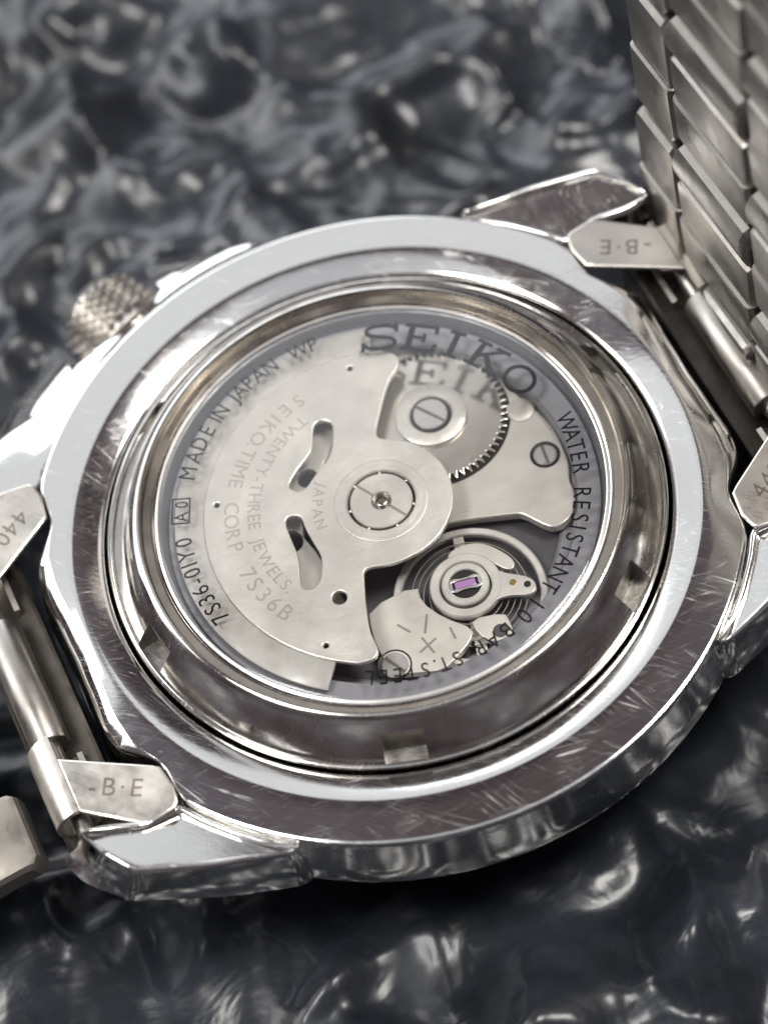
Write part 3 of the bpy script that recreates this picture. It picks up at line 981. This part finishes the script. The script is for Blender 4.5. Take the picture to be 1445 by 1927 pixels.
ring_text('engraving', [('C', 154.2), ('O', 160.0), ('R', 165.9), ('P', 171.5)], 9.1, .85, EZ, M['engrave'], rotor, True, .03)
ring_text('engraving', [('7', 184.2), ('S', 189.6), ('3', 195.4), ('6', 201.2), ('B', 207.1)], 9.15, .95, EZ, M['engrave'], rotor, True, .03)
ring_text('engraving', spread('TWENTY-THREE', 105, 163.8), 7.75, .72, EZ, M['engrave'], rotor, True, .03)
ring_text('engraving', spread('JEWELS.', 171.2, 201.5), 7.75, .72, EZ, M['engrave'], rotor, True, .03)
ring_text('engraving', spread('JAPAN', 134, 175.5), 4.0, .62, EZ, M['engrave'], rotor, True, .03)

# ------------------------------------------------------------------ end links: folded tabs on the spring bars
TAB = [(22.6, 5.8), (18.0, 8.7), (17.62, 9.0), (17.38, 10.5), (17.55, 11.4), (17.8, 11.65), (19.5, 11.9), (22.6, 9.35)]


def end_link(sx, sy, text):
    tz, tt = 0.55, 0.32
    poly = [(x * sx, y * sy) for x, y in TAB]
    me = flat_mesh([poly], tt, 0.12, tz)
    bm = bmesh.new(); bm.from_mesh(me)
    # the part that wraps round the spring bar
    cxx, czz, ro, ri = 22.75, -0.95, 1.50, 1.18
    y0, y1 = 4.2, 9.3
    n = 26
    lp_ = []
    for (y, r) in ((y0, ri), (y0, ro), (y1, ro), (y1, ri)):
        row = []
        for i in range(n):
            a = R(96 - 265 * i / (n - 1))
            yy = y + (0.9 * (i / (n - 1)) if y == y0 else 0)
            row.append(bm.verts.new(((cxx + r * math.cos(a)) * sx * S, yy * sy * S, (czz + r * math.sin(a)) * S)))
        lp_.append(row)
    for k_ in range(4):
        A, B = lp_[k_], lp_[(k_ + 1) % 4]
        for i in range(n - 1):
            bm.faces.new((A[i], A[i + 1], B[i + 1], B[i]))
    bm.faces.new([q[0] for q in lp_]); bm.faces.new([q[-1] for q in lp_])
    bmesh.ops.recalc_face_normals(bm, faces=bm.faces)
    bm.to_mesh(me); bm.free()
    finish(me, 35)
    e_ = link('end_link', me, M['tab'], watch)
    # stamped characters, reading along the tab
    dirx = Vector((-.87 * sx, .50 * sy)).normalized()      # from bar to tip
    rt = dirx if text.startswith('-') else -dirx
    if text.startswith('-') is False:
        rt = -dirx
    upv = Vector((-rt.y, rt.x))
    cpt = Vector((20.05 * sx, 9.1 * sy))
    it = []
    for ch, off in zip(text, ((-1.55, -.6, .15, .95) if text.startswith('-') else (-1.2, -.35, .5))):
        vv, ff = glyph(ch)
        xs = [p[0] for p in vv]; cx_ = (min(xs) + max(xs)) / 2
        h = 1.05
        v2 = [((p[0] - cx_) / CAP * h, (p[1] / CAP - .5) * h) for p in vv]
        o_ = cpt + rt * off * 1.0
        it.append((v2, ff, tuple(o_), tuple(rt), tuple(upv)))
    put('lettering', it, tz + .012, .03, M['engrave_tab'], e_)
    return e_


end_link(-1, -1, '-B\u00b7E')
end_link(1, 1, '-B\u00b7E')
end_link(-1, 1, '440')
end_link(1, -1, '440')


def bar(sx):
    prof = [(0.55, -10.5), (0.55, -9.0), (0.6, -4.2), (1.12, -4.2), (1.18, -4.1), (1.18, 4.1), (1.12, 4.2), (0.6, 4.2), (0.55, 9.0), (0.55, 10.5)]
    n = 36
    lp_ = [[(22.75 * sx + r * math.cos(2 * math.pi * i / n), y, -.95 + r * math.sin(2 * math.pi * i / n)) for i in range(n)] for r, y in prof]
    v, f = rings(lp_, True, True, True)
    mesh('spring_bar', v, f, M['tube'], watch, 35)


bar(-1); bar(1)

# ------------------------------------------------------------------ bracelet
LPROF = [(0.0, -1.6), (0.0, -.45), (.12, -.20), (.4, -.08), (3.0, .12), (3.15, .08), (3.22, -.12), (3.32, -.14), (3.5, -.04), (6.1, .12), (6.35, .08), (6.5, -.15), (6.6, -.34), (6.75, -.15), (7.0, .12), (7.5, .34), (8.1, .40), (8.7, .30), (9.15, .02), (9.35, -.4), (9.35, -1.6)]
OPROF = [(0.0, -1.6), (0.0, -.5), (.15, -.22), (.5, -.10), (4.2, .12), (4.4, .08), (4.48, -.12), (4.6, -.14), (4.85, -.04), (8.4, .12), (8.9, .02), (9.2, -.25), (9.3, -.6), (9.3, -1.6)]


def bracelet_link(frame, u0, u1, s0, prof, sc=1.0, cham=.55, mat='link'):
    P0, er, eu, en = frame
    sm = 4.7
    st = []
    for (u, kk, dt) in ((u0 + .02, .86, -.35), (u0 + .22, .93, -.08), (u0 + cham, 1.0, 0), (u1 - cham, 1.0, 0), (u1 - .22, .93, -.08), (u1 - .02, .86, -.35)):
        row = []
        for s, t in prof:
            ss = s0 + (sm + (s - sm) * kk) * sc
            tt = t + (dt if t > -1.5 else 0)
            p = P0 + er * u + eu * ss + en * tt
            row.append((p.x, p.y, p.z))
        st.append(row)
    v, f = rings(st, True, True, True)
    return mesh('bracelet_link', v, f, M[mat], watch, 24)


er = Vector((0, -.993, .117)).normalized()
eu = Vector((.055, .117, .99)).normalized()
en = er.cross(eu)
if en.x > 0:
    en = -en
FR = (Vector((22.95, 0, 0)), er, eu, en)
PIT = 9.6
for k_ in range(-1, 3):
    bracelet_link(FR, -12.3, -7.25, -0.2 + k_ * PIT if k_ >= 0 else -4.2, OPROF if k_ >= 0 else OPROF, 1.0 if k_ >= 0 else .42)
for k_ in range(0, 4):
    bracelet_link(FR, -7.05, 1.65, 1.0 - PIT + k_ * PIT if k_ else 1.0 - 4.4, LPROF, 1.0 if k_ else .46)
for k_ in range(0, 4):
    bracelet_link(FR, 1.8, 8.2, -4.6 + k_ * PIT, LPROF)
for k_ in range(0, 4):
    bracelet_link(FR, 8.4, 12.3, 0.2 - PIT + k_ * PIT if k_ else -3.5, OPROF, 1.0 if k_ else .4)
# the other half of the bracelet leaves the picture almost flat
FL = (Vector((-25.75, 0, -1.7)), Vector((0, -1, 0)), Vector((-.985, 0, -.17)).normalized(), Vector((-.17, 0, .985)).normalized())
for k_ in range(0, 2):
    bracelet_link(FL, 4.9, 9.9, 0.0 + k_ * PIT, OPROF, mat='worn')
    bracelet_link(FL, -4.7, 4.7, 1.2 + k_ * PIT, LPROF, mat='worn')
    bracelet_link(FL, -9.9, -4.9, 0.0 + k_ * PIT, OPROF, mat='worn')


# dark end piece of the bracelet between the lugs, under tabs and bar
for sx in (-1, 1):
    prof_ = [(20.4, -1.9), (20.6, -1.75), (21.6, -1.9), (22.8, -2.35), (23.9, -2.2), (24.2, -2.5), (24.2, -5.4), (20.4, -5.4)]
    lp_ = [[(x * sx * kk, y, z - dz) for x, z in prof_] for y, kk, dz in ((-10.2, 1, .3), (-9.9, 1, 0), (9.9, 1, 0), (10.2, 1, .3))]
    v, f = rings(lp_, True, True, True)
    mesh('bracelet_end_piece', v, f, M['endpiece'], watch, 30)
